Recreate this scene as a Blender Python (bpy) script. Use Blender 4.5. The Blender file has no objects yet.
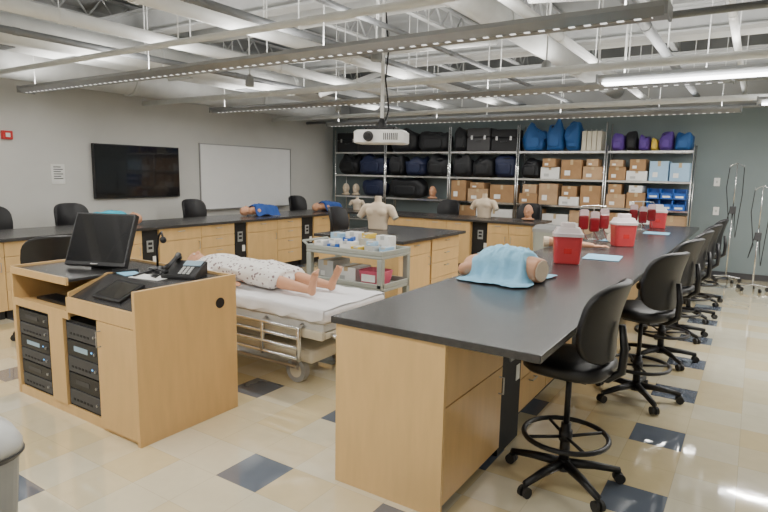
import bpy, bmesh, math, random
from mathutils import Vector, Matrix, noise
R=math.radians; PI=math.pi
random.seed(7)
SC=bpy.context.scene; C=SC.collection
H=1.684
A,B=(758-384,180-256),(-505-384,156-256)
F=math.sqrt(-(A[0]*B[0]+A[1]*B[1]))
AY=Vector((A[0],A[1],F)).normalized(); AX=Vector((-B[0],-B[1],-F)).normalized(); AZ=AX.cross(AY)
def ray(u,v):
    r=Vector((u-384,v-256,F)); return Vector((r.dot(AX),r.dot(AY),r.dot(AZ)))
def at(u,v,z=0):
    r=ray(u,v); t=(z-H)/r.z; return Vector((r.x*t,r.y*t,z))
def aty(u,v,y):
    r=ray(u,v); t=y/r.y; return Vector((r.x*t,y,H+r.z*t))
def atx(u,v,x):
    r=ray(u,v); t=x/r.x; return Vector((x,r.y*t,H+r.z*t))
# ---------------------------------------------------------------- materials
def mat(name,col,rough=.5,metal=0,var=.06,scale=6,bump=0,bscale=60,emit=0,trans=0,coat=0,alpha=1,stretch=None):
    m=bpy.data.materials.new(name); m.use_nodes=True; nt=m.node_tree; N=nt.nodes; L=nt.links
    b=N['Principled BSDF']; tc=N.new('ShaderNodeTexCoord'); src=tc.outputs['Object']
    if stretch:
        mp=N.new('ShaderNodeMapping'); mp.inputs['Scale'].default_value=stretch; L.new(src,mp.inputs['Vector']); src=mp.outputs[0]
    n=N.new('ShaderNodeTexNoise'); n.inputs['Scale'].default_value=scale; n.inputs['Detail'].default_value=4; L.new(src,n.inputs['Vector'])
    cr=N.new('ShaderNodeValToRGB'); cr.color_ramp.elements[0].position=.3; cr.color_ramp.elements[1].position=.7
    cr.color_ramp.elements[0].color=tuple(c*(1-var) for c in col)+(1,); cr.color_ramp.elements[1].color=tuple(min(1,c*(1+var)) for c in col)+(1,)
    L.new(n.outputs['Fac'],cr.inputs['Fac']); L.new(cr.outputs['Color'],b.inputs['Base Color'])
    b.inputs['Roughness'].default_value=rough; b.inputs['Metallic'].default_value=metal
    if coat: b.inputs['Coat Weight'].default_value=coat
    if trans: b.inputs['Transmission Weight'].default_value=trans
    if emit:
        L.new(cr.outputs['Color'],b.inputs['Emission Color']); b.inputs['Emission Strength'].default_value=emit
    if bump:
        n2=N.new('ShaderNodeTexNoise'); n2.inputs['Scale'].default_value=bscale; L.new(src,n2.inputs['Vector'])
        bp=N.new('ShaderNodeBump'); bp.inputs['Strength'].default_value=bump; bp.inputs['Distance'].default_value=.01
        L.new(n2.outputs['Fac'],bp.inputs['Height']); L.new(bp.outputs[0],b.inputs['Normal'])
    return m
M={}
M['wood']=mat('maple_laminate',(.62,.40,.17),.35,var=.06,scale=3,stretch=(6,6,1))
M['woodl']=mat('pale_maple',(.66,.44,.195),.36,var=.05,scale=3,stretch=(6,6,1))
M['top']=mat('black_worktop',(.038,.037,.038),.27,var=.15,scale=40)
M['black']=mat('black_plastic',(.008,.008,.01),.42,bump=.1,bscale=200)
M['blackm']=mat('black_matte',(.007,.007,.008),.7)
M['dark']=mat('dark_grey',(.045,.045,.05),.5)
M['toe']=mat('toe_kick_black',(.015,.013,.012),.6)
M['grey']=mat('grey_plastic',(.3,.31,.31),.5)
M['lgrey']=mat('light_grey_plastic',(.5,.51,.5),.45)
M['cartg']=mat('cart_grey_green',(.33,.35,.31),.5)
M['white']=mat('white_plastic',(.8,.8,.78),.4)
M['paper']=mat('white_paper',(.83,.83,.81),.7)
M['chrome']=mat('chrome',(.7,.7,.7),.22,1)
M['steel']=mat('brushed_steel',(.45,.45,.46),.4,1)
M['galv']=mat('galvanised_fixture',(.33,.34,.35),.4,.6)
M['ceilw']=mat('ceiling_grey_white_paint',(.34,.35,.35),.8,var=.12,scale=1)
M['beam']=mat('beam_paint',(.5,.51,.51),.6)
M['pipew']=mat('pipe_white_paint',(.74,.75,.74),.4)
M['duct']=mat('duct_white_paint',(.64,.65,.64),.5)
M['pipeg']=mat('pipe_grey',(.2,.21,.22),.45,.3)
M['wallg']=mat('wall_light_grey_paint',(.63,.63,.605),.6,var=.03,scale=2,bump=.05,bscale=150)
M['wallb']=mat('wall_slate_paint',(.19,.235,.245),.6,var=.04,scale=2,bump=.05,bscale=150)
M['base']=mat('rubber_baseboard',(.05,.05,.055),.5)
M['skin']=mat('manikin_skin',(.60,.31,.18),.45,var=.05)
M['skin2']=mat('pale_manikin_vinyl',(.72,.59,.44),.5,var=.05)
M['drape']=mat('light_blue_drape',(.26,.55,.76),.75,var=.1,scale=12,bump=.4,bscale=30)
M['teal']=mat('teal_drape',(.03,.42,.58),.75,var=.12)
M['navy']=mat('navy_drape',(.015,.07,.3),.75,var=.15)
M['sheet']=mat('white_sheet',(.76,.76,.78),.8,bump=.2,bscale=15)
M['red']=mat('sharps_red',(.72,.07,.08),.28,trans=.3,coat=.3)
M['lid']=mat('cloudy_lid',(.84,.76,.75),.3,trans=.25)
M['alarm']=mat('alarm_red',(.6,.02,.02),.4)
M['blood']=mat('red_fluid',(.15,.008,.012),.18,coat=.5)
M['clear']=mat('clear_bag',(.75,.6,.62),.1,trans=.6)
M['card']=mat('cardboard',(.36,.21,.10),.8,var=.12)
M['card2']=mat('pale_cardboard',(.46,.30,.17),.8,var=.12)
M['tape']=mat('packing_tape',(.52,.39,.22),.4)
M['bagk']=mat('black_nylon',(.007,.008,.011),.6,bump=.3,bscale=90)
M['bagn']=mat('navy_nylon',(.008,.014,.05),.6,bump=.3,bscale=90)
M['bagb']=mat('blue_nylon',(.012,.085,.27),.6,bump=.3,bscale=90)
M['bagp']=mat('purple_nylon',(.085,.035,.24),.6,bump=.3,bscale=90)
M['bluebin']=mat('blue_bin',(.02,.11,.45),.4)
M['lblue']=mat('light_blue_carton',(.35,.54,.74),.5)
M['cream']=mat('cream_cover',(.6,.56,.45),.6)
M['yellow']=mat('yellow_pack',(.68,.47,.06),.5)
M['pink']=mat('pink_basket',(.65,.12,.2),.45)
M['screen']=mat('dark_screen',(.006,.006,.008),.12,coat=.5)
M['board']=mat('whiteboard_surface',(.93,.94,.94),.25,var=.01)
M['led']=mat('indicator_blue',(.1,.4,.9),.4,emit=2)
M['ledg']=mat('phone_display',(.25,.35,.42),.3,emit=.3)
M['tube']=mat('lit_tube',(1,.99,.96),.4,emit=14)
M['rubber']=mat('black_rubber',(.02,.02,.02),.6)
def ma_(nt):
    def ma(op,a,bv=None,c=None):
        n=nt.nodes.new('ShaderNodeMath'); n.operation=op
        for i,v in enumerate((a,bv,c)):
            if v is None: continue
            if isinstance(v,(int,float)): n.inputs[i].default_value=v
            else: nt.links.new(v,n.inputs[i])
        return n.outputs[0]
    return ma
def dots_mat():
    m=mat('lit_perforations',(.3,.3,.3),.5); nt=m.node_tree; ma=ma_(nt); b=nt.nodes['Principled BSDF']
    tc=nt.nodes.new('ShaderNodeTexCoord'); sp=nt.nodes.new('ShaderNodeSeparateXYZ'); nt.links.new(tc.outputs['Object'],sp.inputs[0])
    f=ma('LESS_THAN',ma('FRACT',ma('DIVIDE',sp.outputs['X'],.1)),.42)
    b.inputs['Emission Color'].default_value=(1,.98,.94,1); nt.links.new(ma('MULTIPLY',f,1.6),b.inputs['Emission Strength']); return m
M['dots']=dots_mat()
def floor_mat():
    m=bpy.data.materials.new('vinyl_tile_floor'); m.use_nodes=True; nt=m.node_tree; N=nt.nodes; L=nt.links; b=N['Principled BSDF']; ma=ma_(nt)
    tc=N.new('ShaderNodeTexCoord'); sp=N.new('ShaderNodeSeparateXYZ'); L.new(tc.outputs['Object'],sp.inputs[0])
    T=.3048; idx=[];gr=[];dk=[]
    for o,off in (('X',-2.225),('Y',2.145)):
        q=ma('DIVIDE',ma('SUBTRACT',sp.outputs[o],off-T/2),T); i=ma('FLOOR',q); idx.append(i)
        fr=ma('SUBTRACT',q,i); e=ma('ABSOLUTE',ma('SUBTRACT',fr,.5)); gr.append(ma('GREATER_THAN',e,.494))
        dk.append(ma('LESS_THAN',ma('FLOORED_MODULO',ma('ADD',i,.01),3),.5))
    dark=ma('MULTIPLY',dk[0],dk[1]); grout=ma('MAXIMUM',gr[0],gr[1])
    cb=N.new('ShaderNodeCombineXYZ'); L.new(idx[0],cb.inputs[0]); L.new(idx[1],cb.inputs[1])
    wn=N.new('ShaderNodeTexWhiteNoise'); wn.noise_dimensions='2D'; L.new(cb.outputs[0],wn.inputs['Vector'])
    cr=N.new('ShaderNodeValToRGB'); cr.color_ramp.interpolation='CONSTANT'
    els=cr.color_ramp.elements; els[0].color=(.71,.62,.41,1); els[1].position=.35; els[1].color=(.72,.66,.49,1)
    e=els.new(.64); e.color=(.71,.59,.35,1)
    L.new(wn.outputs['Value'],cr.inputs['Fac'])
    ns=N.new('ShaderNodeTexNoise'); ns.inputs['Scale'].default_value=9; ns.inputs['Detail'].default_value=5; L.new(tc.outputs['Object'],ns.inputs['Vector'])
    def mix(f,a,bc,mode='MIX'):
        n=N.new('ShaderNodeMix'); n.data_type='RGBA'; n.blend_type=mode
        for s,v in ((0,f),(6,a),(7,bc)):
            if isinstance(v,(int,float)): n.inputs[s].default_value=v
            elif isinstance(v,tuple): n.inputs[s].default_value=v
            else: L.new(v,n.inputs[s])
        return n.outputs[2]
    c=mix(dark,cr.outputs['Color'],(.135,.16,.205,1))
    r2=N.new('ShaderNodeValToRGB'); r2.color_ramp.elements[0].color=(.94,.94,.94,1); r2.color_ramp.elements[1].color=(1.0,1.0,1.0,1); r2.color_ramp.elements[0].position=.3; r2.color_ramp.elements[1].position=.65
    L.new(ns.outputs['Fac'],r2.inputs['Fac']); c=mix(1.0,c,r2.outputs['Color'],'MULTIPLY')
    c=mix(ma('MULTIPLY',grout,.28),c,(.25,.2,.12,1)); L.new(c,b.inputs['Base Color'])
    b.inputs['Roughness'].default_value=.06; b.inputs['IOR'].default_value=1.7; b.inputs['Coat Weight'].default_value=1; b.inputs['Coat Roughness'].default_value=.03
    n3=N.new('ShaderNodeTexNoise'); n3.inputs['Scale'].default_value=4; L.new(tc.outputs['Object'],n3.inputs['Vector'])
    bp=N.new('ShaderNodeBump'); bp.inputs['Strength'].default_value=.08; bp.inputs['Distance'].default_value=.01; L.new(n3.outputs['Fac'],bp.inputs['Height']); L.new(bp.outputs[0],b.inputs['Normal']); L.new(bp.outputs[0],b.inputs['Coat Normal'])
    return m
M['floor']=floor_mat()
def gown_mat():
    m=mat('patterned_gown',(.82,.81,.78),.8); nt=m.node_tree; N=nt.nodes; L=nt.links; b=N['Principled BSDF']
    tc=N.new('ShaderNodeTexCoord'); v=N.new('ShaderNodeTexVoronoi'); v.inputs['Scale'].default_value=26; L.new(tc.outputs['Object'],v.inputs['Vector'])
    lt=N.new('ShaderNodeMath'); lt.operation='LESS_THAN'; lt.inputs[1].default_value=.3; L.new(v.outputs['Distance'],lt.inputs[0])
    mx=N.new('ShaderNodeMix'); mx.data_type='RGBA'; mx.inputs[6].default_value=(.78,.76,.73,1); mx.inputs[7].default_value=(.24,.17,.18,1)
    L.new(lt.outputs[0],mx.inputs[0]); L.new(mx.outputs[2],b.inputs['Base Color']); return m
M['gown']=gown_mat()
# ---------------------------------------------------------------- mesh helpers
def pw(v,e): return math.copysign(abs(v)**e,v)
class MB:
    def __init__(s): s.bm=bmesh.new()
    def add(s,vs,fs,T=None):
        bv=[s.bm.verts.new(T@Vector(v) if T else Vector(v)) for v in vs]
        for f in fs:
            try: s.bm.faces.new([bv[i] for i in f])
            except ValueError: pass
        return s
    def box(s,x0,y0,z0,x1,y1,z1,T=None):
        return s.add([(x0,y0,z0),(x1,y0,z0),(x1,y1,z0),(x0,y1,z0),(x0,y0,z1),(x1,y0,z1),(x1,y1,z1),(x0,y1,z1)],
          [(0,3,2,1),(4,5,6,7),(0,1,5,4),(1,2,6,5),(2,3,7,6),(3,0,4,7)],T)
    def tube(s,pts,r,n=8,closed=False):
        P=[Vector(p) for p in pts]; k=len(P); rs=r if isinstance(r,(list,tuple)) else [r]*k
        vs=[];prev=None
        for i,p in enumerate(P):
            if closed: t=P[(i+1)%k]-P[i-1]
            else: t=P[min(i+1,k-1)]-P[max(i-1,0)]
            t.normalize()
            if prev is None:
                a=Vector((0,0,1)) if abs(t.z)<.9 else Vector((1,0,0)); nn=t.cross(a).normalized()
            else: nn=(prev-t*prev.dot(t)).normalized()
            prev=nn; bb=t.cross(nn)
            for j in range(n):
                a=2*PI*j/n; vs.append(p+(nn*math.cos(a)+bb*math.sin(a))*rs[i])
        fs=[]
        for i in range(k if closed else k-1):
            i2=(i+1)%k
            for j in range(n):
                j2=(j+1)%n; fs.append((i*n+j,i*n+j2,i2*n+j2,i2*n+j))
        if not closed:
            fs.append(tuple(range(n))[::-1]); fs.append(tuple((k-1)*n+j for j in range(n)))
        return s.add(vs,fs)
    def cyl(s,p0,p1,r0,r1=None,n=16): return s.tube([p0,p1],[r0,r0 if r1 is None else r1],n)
    def lathe(s,prof,n=24,c=(0,0,0)): return s.loft([(z,r,r) for r,z in prof],1,n,c)
    def loft(s,secs,e=1,n=24,c=(0,0,0),T=None):
        vs=[]
        for z,a,b in secs:
            for j in range(n):
                t=2*PI*(j+.5)/n; vs.append((c[0]+a*pw(math.cos(t),e),c[1]+b*pw(math.sin(t),e),c[2]+z))
        k=len(secs); fs=[(i*n+j,i*n+(j+1)%n,(i+1)*n+(j+1)%n,(i+1)*n+j) for i in range(k-1) for j in range(n)]
        fs.append(tuple(range(n))[::-1]); fs.append(tuple((k-1)*n+j for j in range(n)))
        return s.add(vs,fs,T)
    def ell(s,c,r,n=16,m=10,e=1,T=None,e2=None):
        e2=e if e2 is None else e2
        secs=[]
        for i in range(m+1):
            p=-PI/2+PI*i/m; q=max(.02,abs(math.cos(p)))**e2
            secs.append((r[2]*pw(math.sin(p),e2),r[0]*q,r[1]*q))
        if T is None: return s.loft(secs,e,n,c)
        return s.loft(secs,e,n,(0,0,0),Matrix.Translation(c)@T)
    def limb(s,p0,p1,r0,r1):
        s.cyl(p0,p1,r0,r1,12); s.ell(p0,(r0,)*3,12,8); s.ell(p1,(r1,)*3,12,8); return s
    def prism(s,poly,ax,a0,a1):
        k=len(poly); vs=[]
        for a in (a0,a1):
            for p,q in poly: vs.append({'x':(a,p,q),'y':(p,a,q),'z':(p,q,a)}[ax])
        fs=[tuple(range(k)),tuple(range(k,2*k))[::-1]]+[(i,(i+1)%k,k+(i+1)%k,k+i) for i in range(k)]
        return s.add(vs,fs)
    def wobble(s,amt,sc,seed):
        for v in s.bm.verts:
            k=max(0,min(1,v.co.z*6)); d=noise.noise_vector(v.co*sc+Vector((seed,seed*.7,0)))
            v.co+=Vector((d.x*.2,d.y*.5,d.z))*amt*k
        return s
    def build(s,name,m,parent=None,bevel=0,smooth=False,remesh=0,sub=0,seg=2):
        bmesh.ops.recalc_face_normals(s.bm,faces=s.bm.faces)
        me=bpy.data.meshes.new(name); s.bm.to_mesh(me); s.bm.free()
        me.materials.append(M[m] if isinstance(m,str) else m)
        o=bpy.data.objects.new(name,me); C.objects.link(o); o.parent=parent
        if smooth or remesh:
            for p in me.polygons: p.use_smooth=True
        if bevel:
            b=o.modifiers.new('bevel','BEVEL'); b.width=bevel; b.segments=seg; b.limit_method='ANGLE'
        if sub:
            b=o.modifiers.new('sub','SUBSURF'); b.levels=b.render_levels=sub
        if remesh:
            b=o.modifiers.new('remesh','REMESH'); b.mode='VOXEL'; b.voxel_size=remesh; b.use_smooth_shade=True
            b=o.modifiers.new('smooth','SMOOTH'); b.factor=.5; b.iterations=5
        return o
def thing(name,label,cat,loc=(0,0,0),rz=0,group=None):
    o=bpy.data.objects.new(name,None); C.objects.link(o); o.location=loc; o.rotation_euler=(0,0,rz); o.empty_display_size=.1
    o['label']=label; o['category']=cat
    if group: o['group']=group
    return o
def tag(o,label,cat,group=None,loc=None,rz=None):
    o['label']=label; o['category']=cat
    if group: o['group']=group
    if loc is not None: o.location=loc
    if rz is not None: o.rotation_euler=(0,0,rz)
    return o
def struct(o): o['kind']='structure'; return o
def dup(src,loc,rz,label,group=None):
    def cp(o,par):
        c=o.copy(); C.objects.link(c); c.parent=par
        for ch in o.children: cp(ch,c)
        return c
    r=cp(src,None); r.location=loc; r.rotation_euler=(0,0,rz); r['label']=label
    if group: r['group']=group
    return r
# ---------------------------------------------------------------- room
XL,XR,YB,YF,ZC,ZW=-8.95,3.2,11.4,-3.0,4.1,2.93
struct(MB().box(XL,YF,-.1,XR,YB,0).build('floor','floor'))
struct(MB().box(XL,YF,ZC,XR,YB,ZC+.1).build('ceiling','ceilw'))
struct(MB().box(XL-.1,YF,0,XL,YB,ZW).build('wall_left','wallg'))
struct(MB().box(XL-.1,YB,0,XR+.1,YB+.1,ZW).build('wall_back','wallb'))
struct(MB().box(XR,YF,0,XR+.1,YB,ZW).build('wall_right','wallg'))
struct(MB().box(XL-.1,YF-.1,0,XR+.1,YF,ZW).build('wall_front','wallg'))
up=MB(); up.box(XL-.1,YF,ZW,XL,YB,ZC+.1).box(XL-.1,YB,ZW,XR+.1,YB+.1,ZC+.1).box(XR,YF,ZW,XR+.1,YB,ZC+.1).box(XL-.1,YF-.1,ZW,XR+.1,YF,ZC+.1)
struct(up.build('trim_1','ceilw'))
struct(MB().box(XL,YF,0,XL+.012,YB,.1).build('baseboard_left','base'))
struct(MB().box(XL+.012,YB-.012,0,XR,YB,.1).build('baseboard_back','base'))
# ---------------------------------------------------------------- ceiling services
for i,y in enumerate((1.6,4.9,8.0,10.9)):
    b=MB(); b.box(XL,y-.1,3.42,XR,y+.1,3.445).box(XL,y-.015,3.445,XR,y+.015,3.72).box(XL,y-.1,3.72,XR,y+.1,3.745)
    tag(b.build('steel_beam','beam'),'white steel I-beam crossing the whole ceiling from left wall to right','beam','steel beams across the ceiling')
for i in range(9):
    x=-8.1+i*1.35
    b=MB(); b.box(x-.04,YF,3.77,x+.04,YB,3.80).box(x-.04,YF,4.05,x+.04,YB,4.08)
    for k in range(34):
        y=YF+.2+k*.42
        b.tube([(x,y,3.79),(x,y+.21,4.06),(x,y+.42 if y+.42<YB else y+.4,3.79)],.015,5)
    tag(b.build('ceiling_joist','beam'),'white open-web steel joist running under the ceiling deck','joist','open-web ceiling joists')
def pipe(label,pts,r,m='pipew',name='ceiling_pipe',cat='pipe',hang=True,n=14):
    P=[Vector(p) for p in pts]; c=P[0]
    t=thing(name,label,cat,(c.x,c.y,c.z))
    MB().tube([p-c for p in P],r,n).build('pipe' if cat=='pipe' else 'duct_run',m,t,smooth=True)
    d=P[-1]-P[0]; L=d.length; k=max(2,int(L/2.4)); dn=d.normalized(); across=abs(dn.x)>.9
    for i in range(1,k):
        p=d*(i/k); MB().cyl(p-dn*.03,p+dn*.03,r*1.1,None,n).build('coupling',m,t)
    if hang and len(P)==2:
        for i in range(k):
            p=d*((i+.5)/k); gx=c.x+p.x
            if across and (-7.55<gx<-6.45 or gx<-8.2 or -2.5<gx<-2.1): continue
            MB().cyl(p,p+Vector((0,0,ZC-c.z)),.007,None,6).build('hanger_rod','pipew',t)
    return t
def rduct(label,x,z,w,h,y0,y1):
    t=thing('air_duct',label,'duct',(x,(y0+y1)/2,z)); L=(y1-y0)/2
    MB().box(-w/2,-L,0,w/2,L,h).build('duct_run','duct',t,bevel=.006)
    k=max(2,int(2*L/1.5))
    for i in range(k+1):
        y=-L+2*L*i/k; b=MB(); b.box(-w/2-.025,y-.02,-.025,w/2+.025,y+.02,0).box(-w/2-.025,y-.02,h,w/2+.025,y+.02,h+.025).box(-w/2-.025,y-.02,0,-w/2,y+.02,h).box(w/2,y-.02,0,w/2+.025,y+.02,h); b.build('flange','beam',t)
    for i in range(3):
        y=-L+2*L*(i+.5)/3; MB().box(-w*.3,y-.2,-.012,w*.3,y+.2,-.001).build('grille','pipeg',t)
D=dict(name='air_duct',cat='duct',n=28,m='duct')
pipe('large round white air duct running along the top of the left wall',[(-8.55,YF+.3,3.1),(-8.55,YB-.2,3.1)],.26,**D)
rduct('boxy white rectangular air duct running beside the round wall duct',-7.22,3.0,.46,.34,YF+.3,8.9)
pipe('white round air duct above the left bench front edge, thinner than the wall duct',[(-6.7,YF+.3,3.1),(-6.7,9.9,3.1)],.15,**D)
pipe('white pipe running toward the back wall above the stretcher',[(-5.3,YF+.3,3.0),(-5.3,YB-.2,3.0)],.06)
pipe('thick white pipe running toward the back wall beside the projector pole',[(-4.2,YF+.3,3.04),(-4.2,YB-.2,3.04)],.08)
pipe('grey conduit over the small island bench',[(-3.75,.5,2.97),(-3.75,10.5,2.97)],.035,'pipeg')
pipe('wide round white duct over the long bench',[(-2.3,YF+.3,3.22),(-2.3,YB-.2,3.22)],.13,**D)
pipe('white pipe directly above the left edge of the long worktop',[(-1.7,YF+.3,2.99),(-1.7,YB-.2,2.99)],.045)
pipe('grey pipe above the right edge of the long worktop',[(-.95,YF+.3,3.0),(-.95,YB-.2,3.0)],.045,'pipeg')
pipe('white pipe above the row of black stools',[(-.3,YF+.3,3.02),(-.3,YB-.2,3.02)],.035)
pipe('dark grey conduit left of the long worktop',[(-2.85,YF+.3,2.95),(-2.85,YB-.2,2.95)],.025,'pipeg')
pipe('thin grey conduit over the middle of the stretcher',[(-6.1,YF+.3,2.96),(-6.1,YB-.2,2.96)],.035,'pipeg')
pipe('large white round duct crossing the ceiling above the projector',[(XL+.1,5.7,3.585),(XR-.2,5.7,3.585)],.13,hang=False,**D)
pipe('large grey-white round duct crossing the ceiling in front of the racks',[(XL+.1,8.6,3.585),(XR-.2,8.6,3.585)],.13,hang=False,**D)
pipe('large white round duct crossing the ceiling nearest the camera',[(XL+.1,2.6,3.585),(XR-.2,2.6,3.585)],.13,hang=False,**D)
pipe('white pipe crossing the ceiling just in front of the nearest long light',[(XL+.1,3.4,2.79),(XR-.2,3.4,2.79)],.028)
pipe('grey conduit crossing the ceiling just behind the nearest long light',[(XL+.1,4.5,2.79),(XR-.2,4.5,2.79)],.025,'pipeg')
pipe('white pipe crossing the ceiling behind the projector',[(XL+.1,6.1,2.77),(XR-.2,6.1,2.77)],.04)
pipe('grey conduit crossing the ceiling behind the second long light',[(XL+.1,7.6,2.79),(XR-.2,7.6,2.79)],.03,'pipeg')
pipe('white pipe crossing the ceiling in front of the storage racks',[(XL+.1,9.2,2.77),(XR-.2,9.2,2.77)],.04)
pipe('thin grey conduit crossing the ceiling far back above the cross bench',[(XL+.1,10.3,2.78),(XR-.2,10.3,2.78)],.03,'pipeg')
pipe('slanting white branch pipe near the left wall',[(-6.4,5.0,2.95),(-5.6,6.8,3.35)],.045,hang=False)
pipe('slanting white branch pipe over the whiteboard end of the left bench',[(-6.0,7.3,2.9),(-5.5,8.3,3.35)],.045,hang=False)
pipe('slanting white brace pipe above the projector pole',[(-4.0,5.2,2.95),(-3.0,7.2,3.38)],.035,hang=False)
pipe('slanting white brace above the long worktop',[(-1.5,4.2,2.95),(-.5,6.2,3.38)],.035,hang=False)
t=thing('cable_tray','grey ladder cable tray running toward the back wall over the right aisle','cable tray',(.35,4.2,3.1)); 
for sx in(-1,1): MB().box(sx*.16-.012,-7,0,sx*.16+.012,7,.09).build('side_rail','steel',t)
b=MB()
for k in range(46): b.box(-.16,-6.9+k*.3,.0,.16,-6.87+k*.3,.02)
b.build('rungs','steel',t); MB().tube([(-.05,-7,.04),(.03,-2,.04),(-.04,2,.04),(.04,7,.04)],.035).build('cable_bundle','pipeg',t)
cans=[(-3.1,4.6,2.72),(-2.0,6.2,2.75),(-5.6,5.4,2.75),(-1.45,7.4,2.75),(-6.4,8.3,2.75)]
lab=['small grey spotlight on a stem nearest above the projector','small grey spotlight on a stem over the long worktop','small grey spotlight on a stem left of the projector pole','small grey spotlight on a stem far over the red containers','small grey spotlight on a stem near the whiteboard corner']
for (x,y,z),l in zip(cans,lab):
    t=thing('ceiling_spotlight',l,'spotlight',(x,y,z))
    MB().lathe([(.05,0),(.055,.02),(.05,.12),(.02,.15)],20).build('shade','grey',t,smooth=True)
    MB().cyl((0,0,.15),(0,0,ZC-z),.01).build('stem','pipew',t)
LC=(1,.965,.905)
def lamp(x,y,z,sx,sy,e,down):
    l=bpy.data.lights.new('fixture_lamp','AREA'); l.shape='RECTANGLE'; l.size=sx; l.size_y=sy; l.energy=e; l.color=LC
    o=bpy.data.objects.new('fixture_lamp',l); C.objects.link(o); o.location=(x,y,z); o.rotation_euler=(0 if down else PI,0,0)
def fixture(x0,x1,y,label,lit,z=2.65,eu=110,ed=60):
    w=.11; L=x1-x0
    t=thing('linear_pendant_light',label,'ceiling light',((x0+x1)/2,y,z))
    h=MB(); h.prism([(-.06,0),(-w,.045),(-w,.075),(-w+.01,.075),(-w+.01,.05),(-.055,.012),(.055,.012),(w-.01,.05),(w-.01,.075),(w,.075),(w,.045),(.06,0)],'x',-L/2,L/2)
    h.build('housing','galv',t)
    for sx in (-1,1): MB().box(sx*L/2-.01,-w-.003,-.004,sx*L/2+.01,w+.003,.085).build('end_cap','galv',t,bevel=.003)
    d=MB()
    if lit: d.box(-L/2+.05,-.09,-.012,L/2-.05,.09,-.001)
    else: d.box(-L/2+.08,-.05,-.004,L/2-.08,-.025,-.001)
    d.build('diffuser' if lit else 'perforated_strip','tube' if lit else 'dots',t)
    MB().tube([(-L/2+.1,0,.05),(L/2-.1,0,.05)],.014,8).build('lamp_tube','tube',t)
    k=max(2,int(L/2.4))
    for i in range(k+1):
        x=-L/2+.25+(L-.5)*i/k
        MB().cyl((x,0,.0),(x,0,ZC-z),.006,None,6).build('suspension_rod','pipew',t)
    lamp((x0+x1)/2,y,z+.1,L-.3,.16,eu,False)
    lamp((x0+x1)/2,y,z-.014,L-.3,.05,ed,True)
fixture(-8.32,-.55,3.97,'longest nearest suspended linear light, dotted strip along its grey underside',False,eu=90,ed=85)
fixture(-7.96,-.3,6.85,'second suspended grey linear light, behind the projector pole',False,eu=90,ed=80)
fixture(-7.87,-.3,9.9,'farthest suspended grey linear light, in front of the storage racks',False,eu=90,ed=62)
fixture(-1.5,2.6,6.42,'short lit linear light at the right over the black stools',True,eu=55,ed=100)
fixture(-.1,2.6,8.9,'short lit linear light at the far right near the slate wall',True,eu=45,ed=75)
fixture(-7.9,-.3,1.0,'unseen suspended grey linear light added just above and behind the camera',False,eu=90,ed=120)  # repeat fixture out of view, added to bring more downlight into the room
fixture(-7.9,2.0,-1.7,'unseen suspended grey linear light added at the rear of the room',False,eu=90,ed=105)  # another unseen repeat, added for its light from behind the camera
# projector
t=thing('projector','white ceiling projector hanging from a long pole','projector',(-3.42,5.2,2.06),R(20))
MB().loft([(-.07,.26,.17),(-.06,.275,.185),(.05,.275,.185),(.07,.25,.165)],.25,32).build('housing','white',t,smooth=False)
MB().cyl((-.1,-.17,-.0),(-.1,-.22,-.0),.055,.05,24).build('lens_ring','dark',t,smooth=True)
MB().cyl((-.1,-.215,0),(-.1,-.222,0),.035).build('lens','screen',t)
v=MB()
for k in range(8): v.box(.06+k*.02,-.188,-.035,.07+k*.02,-.183,.035)
v.build('vent','dark',t)
m_=MB(); m_.box(-.17,-.12,.09,.17,.12,.105)
for sx in(-1,1):
    for sy in(-1,1): m_.tube([(sx*.15,sy*.1,.06),(sx*.15,sy*.1,.1)],.01)
m_.build('mount_plate','black',t)
MB().cyl((0,0,.1),(0,0,ZC-2.06),.02).build('pole','white',t)
MB().lathe([(.05,.105),(.05,.15),(.022,.2)],20).build('pole_collar','black',t)
MB().tube([(.02,.02,.12),(.06,.05,.3),(.03,.0,.6),(.05,.03,.9),(.02,0,1.3)],.009).build('cable','black',t)
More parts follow.
